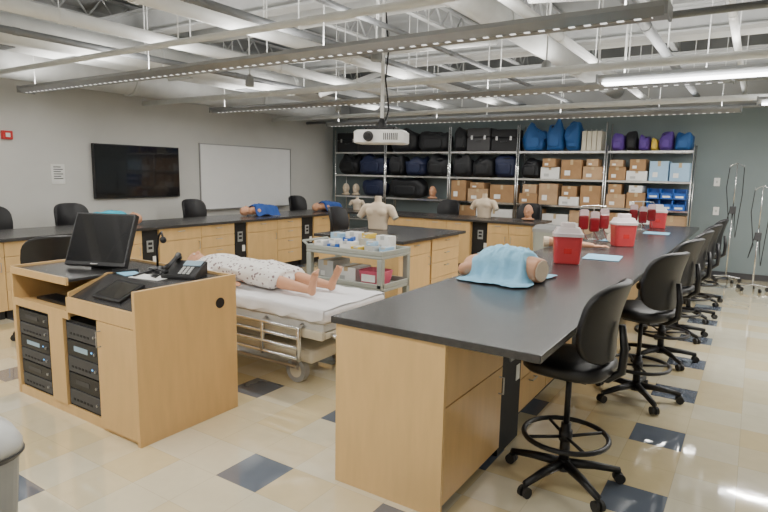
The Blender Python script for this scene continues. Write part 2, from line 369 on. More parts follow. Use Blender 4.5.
# ---------------------------------------------------------------- cabinets and benches
def handle(parent,x,y,z,vert=False,L=.1):
    if vert: P=[(x,y,z-L/2),(x,y-.028,z-L/2),(x,y-.028,z+L/2),(x,y,z+L/2)]
    else: P=[(x-L/2,y,z),(x-L/2,y-.028,z),(x+L/2,y-.028,z),(x+L/2,y,z)]
    MB().tube(P,.005,6).build('handle','steel',parent)
def cabinet(label,x,y,rot,w,style,d=.62,wood='wood',group=None,h=.865,endpanel=None):
    t=thing('base_cabinet',label,'cabinet',(x,y,0),rot,group)
    MB().box(-w/2,-d/2+.02,.1,w/2,d/2,h).build('body',wood,t)
    MB().box(-w/2+.01,-d/2+.07,0,w/2-.01,d/2-.02,.1).build('toe_kick','toe',t)
    yf=-d/2
    def front(nm,a0,a1,z0,z1,vert,hx=None):
        o=MB().box(a0+.003,yf,z0+.003,a1-.003,yf+.019,z1-.003).build(nm,wood,t,bevel=.002)
        handle(o,(a0+a1)/2 if hx is None else hx,yf,(z1-.05) if not vert else z1-.1,vert)
    if style=='dd': front('drawer',-w/2,w/2,.69,h,False); front('door',-w/2,w/2,.1,.69,True,w/2-.05)
    elif style=='dr':
        zs=[.1,.33,.53,.7,h]
        for a,b in zip(zs,zs[1:]): front('drawer',-w/2,w/2,a,b,False)
    elif style=='d2':
        front('drawer',-w/2,0,.69,h,False); front('drawer',0,w/2,.69,h,False)
        front('door',-w/2,0,.1,.69,True,-.05); front('door',0,w/2,.1,.69,True,.05)
    elif style=='half': front('drawer',-w/2,w/2,.57,h,False); front('door',-w/2,w/2,.06,.57,True,w/2-.05)
    if endpanel: MB().box(-w/2-.02 if endpanel<0 else w/2,-d/2,.0,-w/2 if endpanel<0 else w/2+.02,d/2+.0,h).build('end_panel','woodl',t,bevel=.002)
    return t
def power_panel(label,x,y,rot,w,d=.5,group=None,h=.865):
    t=thing('power_panel',label,'power panel',(x,y,0),rot,group)
    MB().box(-w/2+.002,-d/2,.0,w/2-.002,d/2,h).build('panel','blackm',t)
    o=MB().box(-.05,-d/2-.012,.56,.05,-d/2,.72).build('outlet_plate','grey',t,bevel=.003)
    s_=MB()
    for z in (.60,.66): s_.box(-.03,-d/2-.015,z,.03,-d/2-.012,z+.035)
    s_.build('socket','blackm',o)
    MB().box(w/2-.09,-d/2-.004,.40,w/2-.03,-d/2,.50).build('tag','paper',t)
    return t
ZB=.931
tag(MB().box(-1.83,2.32,.892,-.70,10.2,.93).build('worktop','top',bevel=.004),'long black worktop running away from the camera with stools on its right','worktop')
ys=[(2.355,3.1,'half'),(3.45,4.15,'dr'),(4.15,4.85,'dd'),(5.2,5.85,'dr'),(5.85,6.5,'dd'),(6.85,7.5,'dr'),(7.5,8.15,'dd'),(8.5,9.15,'dr'),(9.15,9.9,'dd')]
ordn=['nearest','second','third','fourth','fifth','sixth','seventh','eighth','last']
for (a,b,s),o in zip(ys,ordn):
    near=o=='nearest'
    cabinet('maple base cabinet, %s along the long right-hand bench'%o,-1.48 if near else -1.53,(a+b)/2,PI/2,b-a,s,.65,group='cabinets under the long bench',endpanel=-1 if near else None,h=.89)
for a,b,o in ((3.1,3.45,'nearest'),(4.85,5.2,'second'),(6.5,6.85,'third'),(8.15,8.5,'farthest')):
    power_panel('black outlet panel between cabinets of the long bench, %s'%o,-1.405 if o=='nearest' else -1.46,(a+b)/2,PI/2,b-a,.48,'outlet panels of the long bench',h=.89)
tag(MB().box(-7.75,1.4,.867,-6.74,10.12,.905).build('worktop','top',bevel=.004),'black worktop of the left bench below the television and whiteboard','worktop')
LB=[(1.6,2.25,'dr'),(2.25,2.9,'dd'),(2.9,3.6,'dr'),(3.9,4.57,'dd'),(4.83,5.54,'dd'),(5.54,6.18,'dr'),(6.45,7.14,'dd'),(7.14,7.76,'dr'),(8.1,8.7,'dd'),(8.7,9.2,'dd')]
wh=['at its near end out of view','second from its near end','beside the black task chair','just behind the blank monitor','left of the pair under the television','right of the pair under the television','door unit below the whiteboard','four-drawer unit below the whiteboard','left of the pair at the far corner','in the far corner by the cross bench']
for (a,b,s),o in zip(LB,wh):
    cabinet('maple cabinet of the left bench, %s'%o,-7.09,(a+b)/2,PI/2,b-a,s,.6,'woodl','cabinets under the left bench')
for a,b,o in ((3.6,3.9,'nearest the console'),(4.57,4.83,'under the teal drape'),(6.18,6.45,'between television and whiteboard'),(7.76,8.1,'farthest')):
    power_panel('black outlet panel in the left bench, %s'%o,-7.06,(a+b)/2,PI/2,b-a,.48,'outlet panels of the left bench')
tag(MB().box(-6.738,9.18,.867,-3.0,10.12,.905).build('worktop','top',bevel=.004),'black worktop of the cross bench in front of the storage racks','worktop')
for a,b,s,o in ((-6.3,-5.75,'dd','leftmost'),(-5.75,-5.1,'dr','second from the left'),(-5.1,-4.17,'d2','left of the knee gap with white paper'),(-3.85,-3.08,'d2','at its right end')):
    cabinet('maple cabinet of the cross bench, %s'%o,(a+b)/2,9.53,0,b-a,s,.6,'woodl','cabinets under the cross bench')
power_panel('black outlet panel with white tag in the cross bench',-4.01,9.57,0,.32,.5)
tag(MB().box(-4.7,5.6,.867,-3.36,7.3,.905).build('worktop','top',bevel=.004),'black worktop of the small island bench behind the supply cart','worktop')
cabinet('maple cabinet on the near end of the small island bench',-4.03,6.02,PI/2,.76,'dd',1.2,'woodl',endpanel=-1)
cabinet('maple cabinet on the far end of the small island bench',-4.03,6.84,PI/2,.8,'dr',1.2,'woodl')
# ---------------------------------------------------------------- stools
def make_chair(label,cat='stool',name='lab_stool',seat=.69,ring=True):
    t=thing(name,label,cat)
    b=MB(); b.loft([(0,.17,.16),(.012,.21,.205),(.035,.235,.225),(.065,.235,.225),(.085,.21,.20),(.092,.12,.12),(.088,.02,.02)],.62,32,(0,0,seat-.05))
    b.build('seat','black',t,smooth=True)
    s=MB(); vs=[];n=28;K=7
    for k in range(K+1):
        q=max(.02,k/K)
        for j in range(n):
            a=2*PI*j/n; x=.235*q*pw(math.cos(a),.55); z=.215*q*pw(math.sin(a),.55)
            y=-.205+1.7*x*x-.14*z+.02*math.cos(z*9); vs.append((x,y,seat+.265+z))
    fs=[(k*n+j,k*n+(j+1)%n,(k+1)*n+(j+1)%n,(k+1)*n+j) for k in range(K) for j in range(n)]; fs.append(tuple(range(n)))
    s.add(vs,fs); o=s.build('backrest','black',t,smooth=True); md=o.modifiers.new('sol','SOLIDIFY'); md.thickness=.042; md.offset=-1
    md=o.modifiers.new('bev','BEVEL'); md.width=.012; md.segments=3
    MB().tube([(0,-.05,seat-.06),(0,-.2,seat-.055),(0,-.265,seat+.0),(0,-.27,seat+.12),(0,-.25,seat+.25)],[.018,.02,.022,.022,.018],8).build('back_bar','black',t,smooth=True)
    MB().box(-.1,-.12,seat-.075,.1,.1,seat-.05).box(.1,.0,seat-.07,.24,.02,seat-.058).build('seat_plate','black',t,bevel=.004)
    MB().cyl((0,0,.09),(0,0,.34),.027).cyl((0,0,.34),(0,0,seat-.06),.016).build('gas_column','black',t,smooth=True)
    if ring:
        zr=.27; b=MB(); b.tube([(.225*math.cos(2*PI*i/32),.225*math.sin(2*PI*i/32),zr) for i in range(32)],.014,8,closed=True)
        for k in range(4):
            a=PI/4+k*PI/2; b.cyl((0,0,zr-.01),(.22*math.cos(a),.22*math.sin(a),zr),.009)
        b.cyl((0,0,zr-.03),(0,0,zr+.03),.036)
        b.build('foot_ring','black',t,smooth=True)
    b=MB(); b.cyl((0,0,.07),(0,0,.13),.045,.035)
    b.build('base_hub','black',t)
    for k in range(5):
        a=2*PI*k/5+.3; c_,s_=math.cos(a),math.sin(a)
        MB().tube([(.02*c_,.02*s_,.105),(.17*c_,.17*s_,.095),(.31*c_,.31*s_,.072)],[.028,.023,.018],8).build('base_leg','black',t,smooth=True)
        px,py=.31*c_,.31*s_; w=MB()
        for sg in(-1,1): w.cyl((px-s_*sg*.008,py+c_*sg*.008,.029),(px-s_*sg*.027,py+c_*sg*.027,.029),.029,None,14)
        w.cyl((px,py,.035),(px,py,.075),.009)
        w.build('caster','rubber',t,smooth=False)
    return t
stool=make_chair('black stool with foot ring, largest and nearest, at the near right of the long worktop')
stool.location=(-.76,3.06,0); stool.rotation_euler=(0,0,R(86)); stool['group']='black stools along the long bench'
G='black stools along the long bench'
S=[(-.64,4.6,70,'second black stool from the camera along the long worktop'),(-.62,5.75,76,'third black stool from the camera along the long worktop'),
   (-.60,6.75,84,'fourth black stool from the camera along the long worktop'),(-.57,7.75,80,'fifth black stool from the camera along the long worktop'),(-.55,8.85,85,'farthest black stool along the long worktop, near the slate wall')]
for x,y,a,l in S: dup(stool,(x,y,0),R(a),l,G)
G='black chairs behind the left and cross benches'
for x,y,a,l in [(-8.12,3.4,-90,'black chair back at the left frame edge beyond the left bench'),(-8.12,6.6,-90,'black chair back below the gap between television and whiteboard'),(-8.12,4.45,-90,'black chair behind the teal-draped manikin on the left bench'),
    (-8.12,9.3,-95,'black chair at the far corner beyond the left bench'),(-5.3,10.47,180,'black chair beyond the cross bench near the left racks'),(-3.6,10.47,175,'black chair beyond the cross bench right of the pale bust'),(-5.15,6.9,-85,'black chair behind the small island bench')]:
    dup(stool,(x,y,0),R(a),l,G)
c=make_chair('black task chair standing between the console and the left bench','chair','task_chair',.56,False)
c.location=(-5.78,2.85,0); c.rotation_euler=(0,0,R(80)); c.scale=(1.05,1,1)
# ---------------------------------------------------------------- console
cx,cy=-3.75,2.335
t=thing('instructor_console','boxy maple instructor console with sloped black panel and equipment bays','console',(cx,cy,0))
MB().box(.738,-.395,0,.765,.385,.968).build('side_panel','wood',t,bevel=.002)
MB().box(-.77,-.375,.0,-.745,.385,.965).build('side_panel','wood',t,bevel=.002)
MB().box(-.745,.36,.0,.738,.385,.965).build('back_panel','wood',t)
MB().box(-.175,-.355,.08,-.155,.345,.69).build('divider','wood',t); MB().box(.345,-.355,.08,.362,.345,.74).build('divider','wood',t)
MB().box(-.745,-.37,.0,.738,.36,.07).build('bottom_panel','wood',t)
MB().box(-.745,-.365,.93,.0,.36,.95).build('desk_top','top',t,bevel=.003)
MB().box(0,-.09,.93,.738,.36,.95).build('desk_top','top',t,bevel=.003)
MB().box(-.745,-.38,.91,.0,-.365,.96).build('top_edge','wood',t)
MB().prism([(-.375,.80),(-.375,.825),(-.09,.95),(-.09,.93)],'x',.0,.738).build('sloped_panel','top',t)
MB().prism([(-.37,.72),(-.37,.86),(-.09,.958),(.34,.92),(.34,.72)],'x',-.012,.004).build('divider','wood',t)
MB().box(-.745,-.365,.695,-.012,.34,.715).build('tray_shelf','wood',t)
MB().box(-.745,-.38,.68,-.0,-.365,.735).build('tray_lip','wood',t)
MB().box(-.26,-.38,.07,-.075,-.36,.68).build('front_stile','wood',t); MB().box(-.745,-.38,.07,-.715,-.36,.68).build('front_stile','wood',t)
MB().box(.0,-.39,.735,.738,-.368,.835).build('front_rail','wood',t)
d=MB().box(.345,-.39,.03,.735,-.372,.73).build('door','wood',t,bevel=.002); handle(d,.385,-.39,.62,True)
MB().cyl((.765,.24,.79),(.769,.24,.79),.036,None,24).build('grommet','black',t)
def av_rack(label,x0,x1,z1,k):
    t=thing('equipment_rack',label,'equipment',(cx+(x0+x1)/2,cy-.11,.071)); w=(x1-x0)/2-.004
    MB().box(-w,-.25,0,-w+.015,.25,z1).box(w-.015,-.25,0,w,.25,z1).box(-w,.24,0,w,.25,z1).box(-w,-.25,z1-.015,w,.25,z1).box(-w,-.25,0,w,.25,.015).build('rack_frame','blackm',t)
    hh=(z1-.03)/k
    for i in range(k):
        z=.015+i*hh
        u=MB().box(-w+.017,-.262,z+.004,w-.017,.2,z+hh-.004).build('rack_unit','black' if i%2 else 'dark',t,bevel=.003)
        if i%2: MB().box(-w*.5,-.264,z+hh*.35,w*.3,-.262,z+hh*.65).build('display','ledg' if i==3 else 'dark',u)
        else:
            b=MB()
            for q in range(6): b.box(-w*.7+q*w*.2,-.264,z+hh*.3,-w*.7+q*w*.2+w*.12,-.262,z+hh*.42)
            b.build('vent','blackm',u)
        MB().cyl((w*.72,-.262,z+hh*.5),(w*.72,-.27,z+hh*.5),.009,None,12).build('knob','steel',u)
        if i in (2,3): MB().box(w*.5,-.265,z+hh*.5,w*.56,-.262,z+hh*.58).build('indicator','led',u)
av_rack('tall black equipment rack in the left bay of the console',-.71,-.265,.605,6)
av_rack('tall black equipment rack in the middle bay of the console, beside the door',-.07,.34,.605,5)
z0=.951
sl=math.atan2(.125,.285)
t=thing('touch_panel','small touch panel tablet lying on the sloped black part of the console','tablet',(cx+.36,cy-.235,.8905))
t.rotation_euler=(sl,0,0)
MB().box(-.15,-.1,0,.15,.1,.016).build('bezel','black',t,bevel=.004); MB().box(-.125,-.08,.0162,.125,.08,.0175).build('screen','screen',t)
t=thing('monitor','thick black flat monitor tilted back on the console','monitor',(-4.0,2.36,z0),R(22))
a=MB(); T=Matrix.Translation((0,0,.2))@Matrix.Rotation(R(-24),4,'X')
a.box(-.245,-.02,-.195,.245,.03,.21,T); a.build('casing','black',t,bevel=.006)
MB().box(-.232,-.0215,-.165,.232,-.0202,.198,T).build('screen','screen',t)
MB().box(-.03,-.0225,-.184,.03,-.0205,-.176,T).build('maker_badge','chrome',t)
MB().prism([(-.02,.0),(.16,.0),(.16,.02),(.04,.2),(.02,.18)],'x',-.09,.09).build('stand_wedge','black',t,bevel=.006)
t=thing('gooseneck_lamp','thin black gooseneck arm with clip head beside the monitor','gooseneck',(-3.66,2.58,z0))
MB().lathe([(.06,0),(.06,.012),(.02,.02)],20).build('base','black',t)
MB().tube([(0,0,.01),(.0,.0,.14),(.03,-.0,.25),(.09,-.02,.28),(.13,-.04,.25)],.008).build('arm','black',t,smooth=True)
MB().ell((.14,-.045,.23),(.03,.02,.025)).build('head','black',t,smooth=True)
t=thing('desk_phone','black desk phone with handset and lit display on the console corner','phone',(-3.25,2.5,z0),R(25))
MB().prism([(-.1,0),(-.1,.02),(.09,.1),(.11,.09),(.1,0)],'x',-.12,.12).build('phone_body','black',t,bevel=.005)
T=Matrix.Translation((.03,0,.062))@Matrix.Rotation(R(22.8),4,'X')
MB().box(-.05,.025,.0,.075,.085,.006,T).build('display','ledg',t)
b=MB()
for i in range(4):
    for j in range(3): b.box(-.04+j*.03,-.08+i*.024,.0,-.02+j*.03,-.064+i*.024,.005,T)
b.build('keypad','lgrey',t)
b=MB(); b.tube([(-.09,-.1,.065),(-.09,-.03,.085),(-.09,.05,.115),(-.09,.1,.135)],[.022,.014,.014,.022],10); b.ell((-.09,-.095,.05),(.025,.025,.02)); b.ell((-.09,.095,.115),(.025,.025,.02))
b.build('handset','black',t,smooth=True)
MB().tube([(-.09,-.1,.05),(-.14,-.13,.012),(-.2,-.08,.01),(-.14,0,.012)],.006).build('handset_cord','black',t)
t=thing('desk_phone','second smaller black phone lying beside the desk phone on the console','phone',(-3.5,2.58,z0),R(-15))
MB().prism([(-.08,0),(-.08,.015),(.08,.06),(.08,0)],'x',-.07,.07).build('phone_body','black',t,bevel=.004)
MB().box(-.045,-.05,.028,.045,.02,.034).build('keypad','dark',t)
tag(MB().box(-.13,-.07,0,.13,.07,.002).build('paper_sheet','paper'),'white paper sheet lying flat on the console top','paper',loc=(-3.4,2.34,z0),rz=R(10))
tag(MB().box(-.08,-.06,0,.08,.06,.0025).build('paper_sheet','drape'),'pale blue note sheet lying on the console by the cables','paper',loc=(-3.64,2.34,z0),rz=R(-12))
tag(MB().tube([(-3.75,2.28,z0+.008),(-3.68,2.44,z0+.008),(-3.55,2.36,z0+.008),(-3.5,2.28,z0+.008),(-3.6,2.5,z0+.008),(-3.45,2.46,z0+.008)],.008).build('cable','black'),'black cable looping over the console top','cable')
t=thing('sanitizer_bottle','white pump bottle standing behind the monitor on the console','bottle',(-4.42,2.5,z0))
MB().lathe([(.035,0),(.037,.01),(.037,.09),(.015,.12),(.015,.13)],20).build('bottle_body','white',t,smooth=True)
MB().tube([(0,0,.13),(0,0,.165),(.035,0,.16)],.007).build('pump','white',t)
t=thing('keyboard','black keyboard on the tray shelf inside the console slot','keyboard',(cx-.38,cy-.2,.716))
MB().box(-.25,-.07,0,.25,.07,.018).build('keyboard_body','black',t,bevel=.003)
b=MB()
for i in range(14):
    for j in range(5): b.box(-.23+i*.033,-.06+j*.025,.017,-.203+i*.033,-.04+j*.025,.023)
b.build('keys','dark',t)
# ---------------------------------------------------------------- stretcher and patient manikin
bx0,bx1,by0,by1=-4.75,-2.6,3.22,4.06
t=thing('hospital_stretcher','wheeled hospital stretcher with white sheet and chrome side rails','stretcher',((bx0+bx1)/2,(by0+by1)/2,0))
L2=(bx1-bx0)/2; W2=(by1-by0)/2
MB().box(-L2+.03,-W2+.03,.48,L2-.03,W2-.03,.55).build('deck','lgrey',t,bevel=.01)
m_=MB().box(-L2,-W2,.55,L2,W2,.655).build('mattress','sheet',t,bevel=.035,seg=4)
s_=MB(); n=46
vs=[]
for i in range(n+1):
    for j in range(15):
        x=-L2+.02+(2*L2-.03)*i/n; q=-1.16+2.32*j/14; y=W2*max(-1.015,min(1.015,q)); dz=0 if abs(q)<=1 else -(abs(q)-1)*.5*(1+.25*math.sin(i*.9))
        vs.append((x,y,.662+dz+.004*math.sin(i*1.3+j)))
s_.add(vs,[(i*15+j,(i+1)*15+j,(i+1)*15+j+1,i*15+j+1) for i in range(n) for j in range(14)]); s_.build('sheet','sheet',t,smooth=True)
fr=MB()
for sy in(-1,1): fr.box(-L2+.03,sy*(W2-.03)-.02,.42,L2-.03,sy*(W2-.03)+.02,.49)
for x in (-L2+.05,-.4,.4,L2-.05): fr.box(x-.025,-W2+.05,.425,x+.025,W2-.05,.475)
fr.build('upper_frame','cream',t,bevel=.008)
b=MB(); b.box(-.95,-.33,.18,.88,.33,.29); b.build('lower_frame','cream',t,bevel=.03)
for x in (-.5,.5): MB().cyl((x,0,.28),(x,0,.48),.08,.07).build('lift_column','steel',t,smooth=True)
MB().box(-.3,-.3,.29,.3,.3,.36).build('actuator_cover','grey',t,bevel=.02)
for sy in(-1,1):
    b=MB(); yy=sy*(W2+.03)
    for z in (.26,.34,.42,.5): b.tube([(-.7,yy,z),(.85,yy,z)],.016)
    for x in (-.7,-.31,.08,.47,.85): b.tube([(x,yy,.24),(x,yy,.5),(x,yy-sy*.05,.52)],.018)
    b.build('side_rail','chrome',t,smooth=True)
b=MB(); b.tube([(L2-.05,-.3,.45),(L2+.02,-.3,.44),(L2+.03,-.25,.40),(L2+.03,.25,.40),(L2+.02,.3,.44),(L2-.05,.3,.45)],.017); b.build('push_handle','chrome',t,smooth=True)
for x in(-.78,.7):
    for y in(-.29,.29):
        b=MB(); b.box(x-.04,y-.037,.11,x+.04,y-.03,.22).box(x-.04,y+.03,.11,x+.04,y+.037,.22).box(x-.04,y-.037,.2,x+.04,y+.037,.225)
        f_=b.build('caster_fork','steel',t,bevel=.003)
        MB().cyl((x,y-.028,.1),(x,y+.028,.1),.1,None,28).build('wheel','grey',f_)
        MB().cyl((x,y-.0295,.1),(x,y+.0295,.1),.06,None,20).build('hub_cap','cream',f_)
MB().tube([(-.8,-.36,.15),(.75,-.36,.15)],.014).build('brake_bar','steel',t)
def head(b,c,s=1,ax=(1,0,0)):
    c=Vector(c); a=Vector(ax).normalized(); l=Vector((0,0,1)).cross(a)
    T=Matrix((a,l,Vector((0,0,1)))).transposed().to_4x4()
    def e(p,r): b.ell(c+T.to_3x3()@Vector(p)*s,tuple(q*s for q in r),16,12,T=T)
    e((.02,0,-.005),(.105,.078,.095)); e((-.06,0,.01),(.065,.056,.07)); e((-.1,0,.04),(.03,.03,.03))
    e((-.02,0,.098),(.028,.013,.022)); e((-.062,0,.083),(.011,.026,.012)); e((.0,.03,.082),(.013,.017,.014)); e((.0,-.03,.082),(.013,.017,.014))
    e((.035,0,.085),(.013,.045,.012)); e((-.01,.08,-.005),(.032,.013,.02)); e((-.01,-.08,-.005),(.032,.013,.02))
def hand(b,p,side,s=1):
    p=Vector(p); b.ell(p,(.048*s,.038*s,.016*s))
    for k,(dy,L) in enumerate(((-.03,.065),(-.01,.075),(.01,.07),(.029,.055))):
        q=p+Vector((.035,dy,0)); m1=q+Vector((L*.55,dy*.1,.008)); m2=q+Vector((L,dy*.15,-.006))
        b.limb(q,m1,.0095,.009); b.limb(m1,m2,.009,.0075)
    q=p+Vector((-.015,-side*.03,.0)); m1=q+Vector((.03,-side*.028,.006)); b.limb(q,m1,.012,.010); b.limb(m1,m1+Vector((.03,-side*.006,-.002)),.010,.008)
t=thing('patient_manikin','full-body patient manikin lying on its back on the stretcher in a patterned gown','manikin',(-4.68,3.66,.668))
b=MB(); head(b,(.12,0,.11),.98,(-1,0,0)); b.limb((.18,0,.09),(.3,0,.085),.05,.058)
b.ell((.46,0,.11),(.24,.195,.1)); b.ell((.7,0,.1),(.22,.165,.09)); b.ell((.87,0,.098),(.15,.18,.092)); b.limb((.34,-.15,.11),(.34,.15,.11),.06,.06)
for sd in(-1,1):
    b.limb((.9,sd*.09,.095),(1.26,sd*.12,.085),.082,.057); b.limb((1.26,sd*.12,.085),(1.4,sd*.125,.072),.055,.055); b.limb((1.4,sd*.125,.072),(1.68,sd*.13,.05),.053,.034)
    b.limb((1.7,sd*.13,.04),(1.71,sd*.135,.09),.036,.033); b.limb((1.71,sd*.135,.09),(1.76,sd*.158,.195),.033,.028); b.ell((1.738,sd*.15,.16),(.024,.042,.045))
    for k in range(5): b.limb((1.75,sd*(.125+k*.017),.195),(1.765,sd*(.122+k*.0195),.232-k*.006),.0115-.0008*k,.0105-.0008*k)
    b.limb((.35,sd*.2,.11),(.62,sd*.275,.075),.052,.042); b.limb((.62,sd*.275,.075),(.88,sd*.305,.05),.04,.027); hand(b,(.94,sd*.31,.042),sd)
b.build('body','skin',t,remesh=.0085)
b=MB(); b.ell((.48,0,.115),(.27,.225,.112)); b.ell((.75,0,.11),(.3,.22,.105)); b.ell((1.0,0,.11),(.26,.235,.105)); b.limb((1.0,-.12,.11),(1.28,-.155,.09),.1,.078); b.limb((1.0,.12,.11),(1.28,.155,.09),.1,.078); b.ell((1.17,0,.08),(.19,.19,.072))
for sd in(-1,1): b.limb((.36,sd*.19,.11),(.58,sd*.27,.08),.068,.06)
for k in range(14):
    y=-.2+k*.031; b.limb((.66+.1*math.sin(k*2),y,.125+.07*math.cos(y*6)),(1.31,y*1.08,.1+.05*math.cos(y*8)),.018,.018)
b.build('gown','gown',t,remesh=.012)
for sd in(-1,1):
    MB().ell((.12,sd*.03,.194),(.012,.014,.006)).build('eye','white',t,smooth=True)
t=thing('pillow','flat white pillow under the head of the manikin on the stretcher','pillow',(-4.61,3.66,.668))
MB().ell((0,0,.01),(.12,.26,.01),24,12,e=.5,e2=.7).build('pillow_body','sheet',t,smooth=True)
# ---------------------------------------------------------------- supply cart
t=thing('utility_cart','grey three-shelf plastic utility cart covered with supplies behind the stretcher','cart',(-3.39,4.75,0))
for z in(.22,.54,.86):
    s_=MB(); s_.box(-.47,-.27,z,.47,.27,z+.03).box(-.47,-.27,z+.03,.47,-.25,z+.08).box(-.47,.25,z+.03,.47,.27,z+.08).box(-.47,-.25,z+.03,-.45,.25,z+.08).box(.45,-.25,z+.03,.47,.25,z+.08)
    s_.build('shelf','cartg',t,bevel=.008)
for sx in(-1,1):
    for sy in(-1,1):
        MB().box(sx*.44-.03,sy*.24-.03,.12,sx*.44+.03,sy*.24+.03,.86).build('post','cartg',t,bevel=.01)
        w=MB(); w.cyl((sx*.44,sy*.24-.015,.05),(sx*.44,sy*.24+.015,.05),.05,None,18).cyl((sx*.44,sy*.24,.06),(sx*.44,sy*.24,.13),.012); w.build('caster','rubber',t)
MB().tube([(-.47,-.2,.9),(-.57,-.2,.96),(-.57,.2,.96),(-.47,.2,.9)],.014).build('push_handle','cartg',t,smooth=True)
def carton(label,x,y,z,w,d,h,m='card',rz=0,name='cardboard_box',cat='box',group=None,tape='tape'):
    t=thing(name,label,cat,(x,y,z),rz,group)
    MB().box(-w/2,-d/2,0,w/2,d/2,h).build('carton_body',m,t,bevel=.004)
    MB().box(-.025,-d/2-.001,h*.75,.025,d/2+.001,h+.001).build('tape_strip',tape,t)
    MB().box(-w*.32,-d/2-.0015,h*.2,-w*.05,-d/2,h*.45).build('shipping_label','paper' if m!='white' else 'lgrey',t)
    return t
zc=.891
for x,y,zz,w,d,h,m,rz,l in [(-3.75,4.62,0,.11,.16,.09,'white',5,'small white supply box at the left end of the grey cart'),(-3.72,4.86,0,.15,.12,.15,'lblue',-8,'pale blue glove box at the back of the grey cart left end'),(-3.6,4.64,0,.13,.14,.06,'bluebin',12,'flat blue packet near the front left of the grey cart'),
  (-3.44,4.66,0,.14,.14,.1,'paper',-4,'white carton in the front middle of the grey cart'),(-3.53,4.88,0,.16,.12,.17,'white',4,'tall white carton at the back middle of the grey cart'),(-3.29,4.62,0,.12,.12,.06,'yellow',3,'small yellow packet at the front of the grey cart'),(-3.33,4.86,0,.16,.14,.12,'cream',10,'cream supply box at the back of the grey cart'),
  (-3.14,4.64,0,.13,.1,.08,'lgrey',-14,'light grey packet at the right front of the grey cart'),(-3.13,4.87,0,.17,.12,.16,'white',-5,'white carton at the back right of the grey cart'),(-3.01,4.7,0,.09,.14,.07,'lblue',0,'small blue carton at the right end of the grey cart'),
  (-3.44,4.66,.101,.11,.1,.04,'bluebin',20,'thin blue pack lying on top of the front white carton'),(-3.33,4.86,.121,.13,.1,.05,'yellow',-15,'thin yellow pack lying on the cream supply box'),
  (-3.6,4.64,.061,.1,.1,.05,'paper',-10,'thin white pack stacked on the flat blue packet'),(-3.14,4.64,.081,.1,.08,.04,'lblue',8,'thin pale blue pack stacked on the light grey packet')]:
    carton(l,x,y,zc+zz,w,d,h,m,R(rz),'supply_box','box','supplies on the grey cart','lgrey')
t=thing('basket','pink basket on the middle shelf of the grey cart','basket',(-3.12,4.68,.571))
MB().loft([(0,.12,.1),(.15,.15,.13),(.155,.14,.12),(.02,.11,.09)],.4,24).build('basket_body','pink',t)
MB().box(-.08,-.137,.05,.08,-.128,.12).build('label_card','paper',t)
carton('white carton on the middle shelf of the grey cart',-3.42,4.72,.571,.24,.28,.16,'white',0,'supply_box','box')
carton('grey carton at the left of the middle shelf of the grey cart',-3.7,4.75,.571,.2,.3,.2,'lgrey',0,'supply_box','box')
# ---------------------------------------------------------------- busts, trainers
def bust(label,x,y,rz,s=1,z=.906):
    t=thing('torso_bust',label,'manikin',(x,y,z),rz); t.scale=(s,s,s)
    b=MB(); b.loft([(0,.135,.095),(.1,.14,.1),(.2,.165,.11),(.28,.18,.11),(.33,.15,.085),(.37,.07,.055)],.85,28); b.limb((0,0,.34),(0,0,.41),.055,.05)
    b.limb((-.17,0,.29),(.17,0,.29),.062,.062)
    for sd in(-1,1):
        b.limb((sd*.19,0,.28),(sd*.245,-.01,.2),.062,.052); b.ell((sd*.075,-.075,.24),(.08,.045,.06))
    b.build('torso','skin2',t,remesh=.01)
    MB().lathe([(.048,.413),(.046,.459)],20).build('neck_cap','skin2',t)
    for sd in(-1,1): MB().cyl((sd*.262,-.014,.178),(sd*.276,-.018,.158),.046,.044,20).build('arm_stub_cap','cream',t)
bust('pale headless bust standing on the small island bench',-4.38,6.6,R(10),1.0)
bust('pale headless bust standing on the cross bench before the racks',-4.16,9.8,R(-5),.95)
bust('small pale bust at the left end of the cross bench',-7.0,9.75,R(20),.6)
def drape(label,cx,cy,w,d,hf,m,z0=.907,rz=0,n=34,name='surgical_drape',cr=1):
    P=lambda i,j:(-w/2+w*i/n,-d/2+d*j/n)
    h0=[[max(0,hf(*P(i,j))) for j in range(n+1)] for i in range(n+1)]; h=[r[:] for r in h0]
    for _ in range(30):
        g=[r[:] for r in h]
        for i in range(n+1):
            for j in range(n+1):
                nb=[g[a][b] for a,b in((i-1,j),(i+1,j),(i,j-1),(i,j+1)) if 0<=a<=n and 0<=b<=n]
                h[i][j]=max(h0[i][j],sum(nb)/len(nb)-.0035)
    vs=[]
    for i in range(n+1):
        for j in range(n+1):
            x,y=P(i,j); f_=cr if h[i][j]>.01 else .4
            vs.append((x+.03*cr*noise.noise(Vector((y*9,x*5,cx))),y+.03*cr*noise.noise(Vector((x*11,cx,y*3))),max(0,h[i][j])+.006+f_*(.016*abs(noise.noise(Vector((x*16+cx,y*8,0))))+.012*abs(noise.noise(Vector((x*34,y*24,cx)))))))
    b=MB(); b.add(vs,[(i*(n+1)+j,(i+1)*(n+1)+j,(i+1)*(n+1)+j+1,i*(n+1)+j+1) for i in range(n) for j in range(n)])
    o=b.build(name,m,smooth=True); md=o.modifiers.new('s','SOLIDIFY'); md.thickness=.0015
    return tag(o,label,'drape',loc=(cx,cy,z0),rz=rz)
def eh(c,r): return lambda x,y:(c[2]+r[2]*math.sqrt(max(0,1-((x-c[0])/r[0])**2-((y-c[1])/r[1])**2))) if ((x-c[0])/r[0])**2+((y-c[1])/r[1])**2<1 else 0
px,py=-1.47,4.0
t=thing('torso_trainer','skin-toned torso trainer with bare shoulder and flat round stump on the long bench','manikin',(px,py,ZB),0)
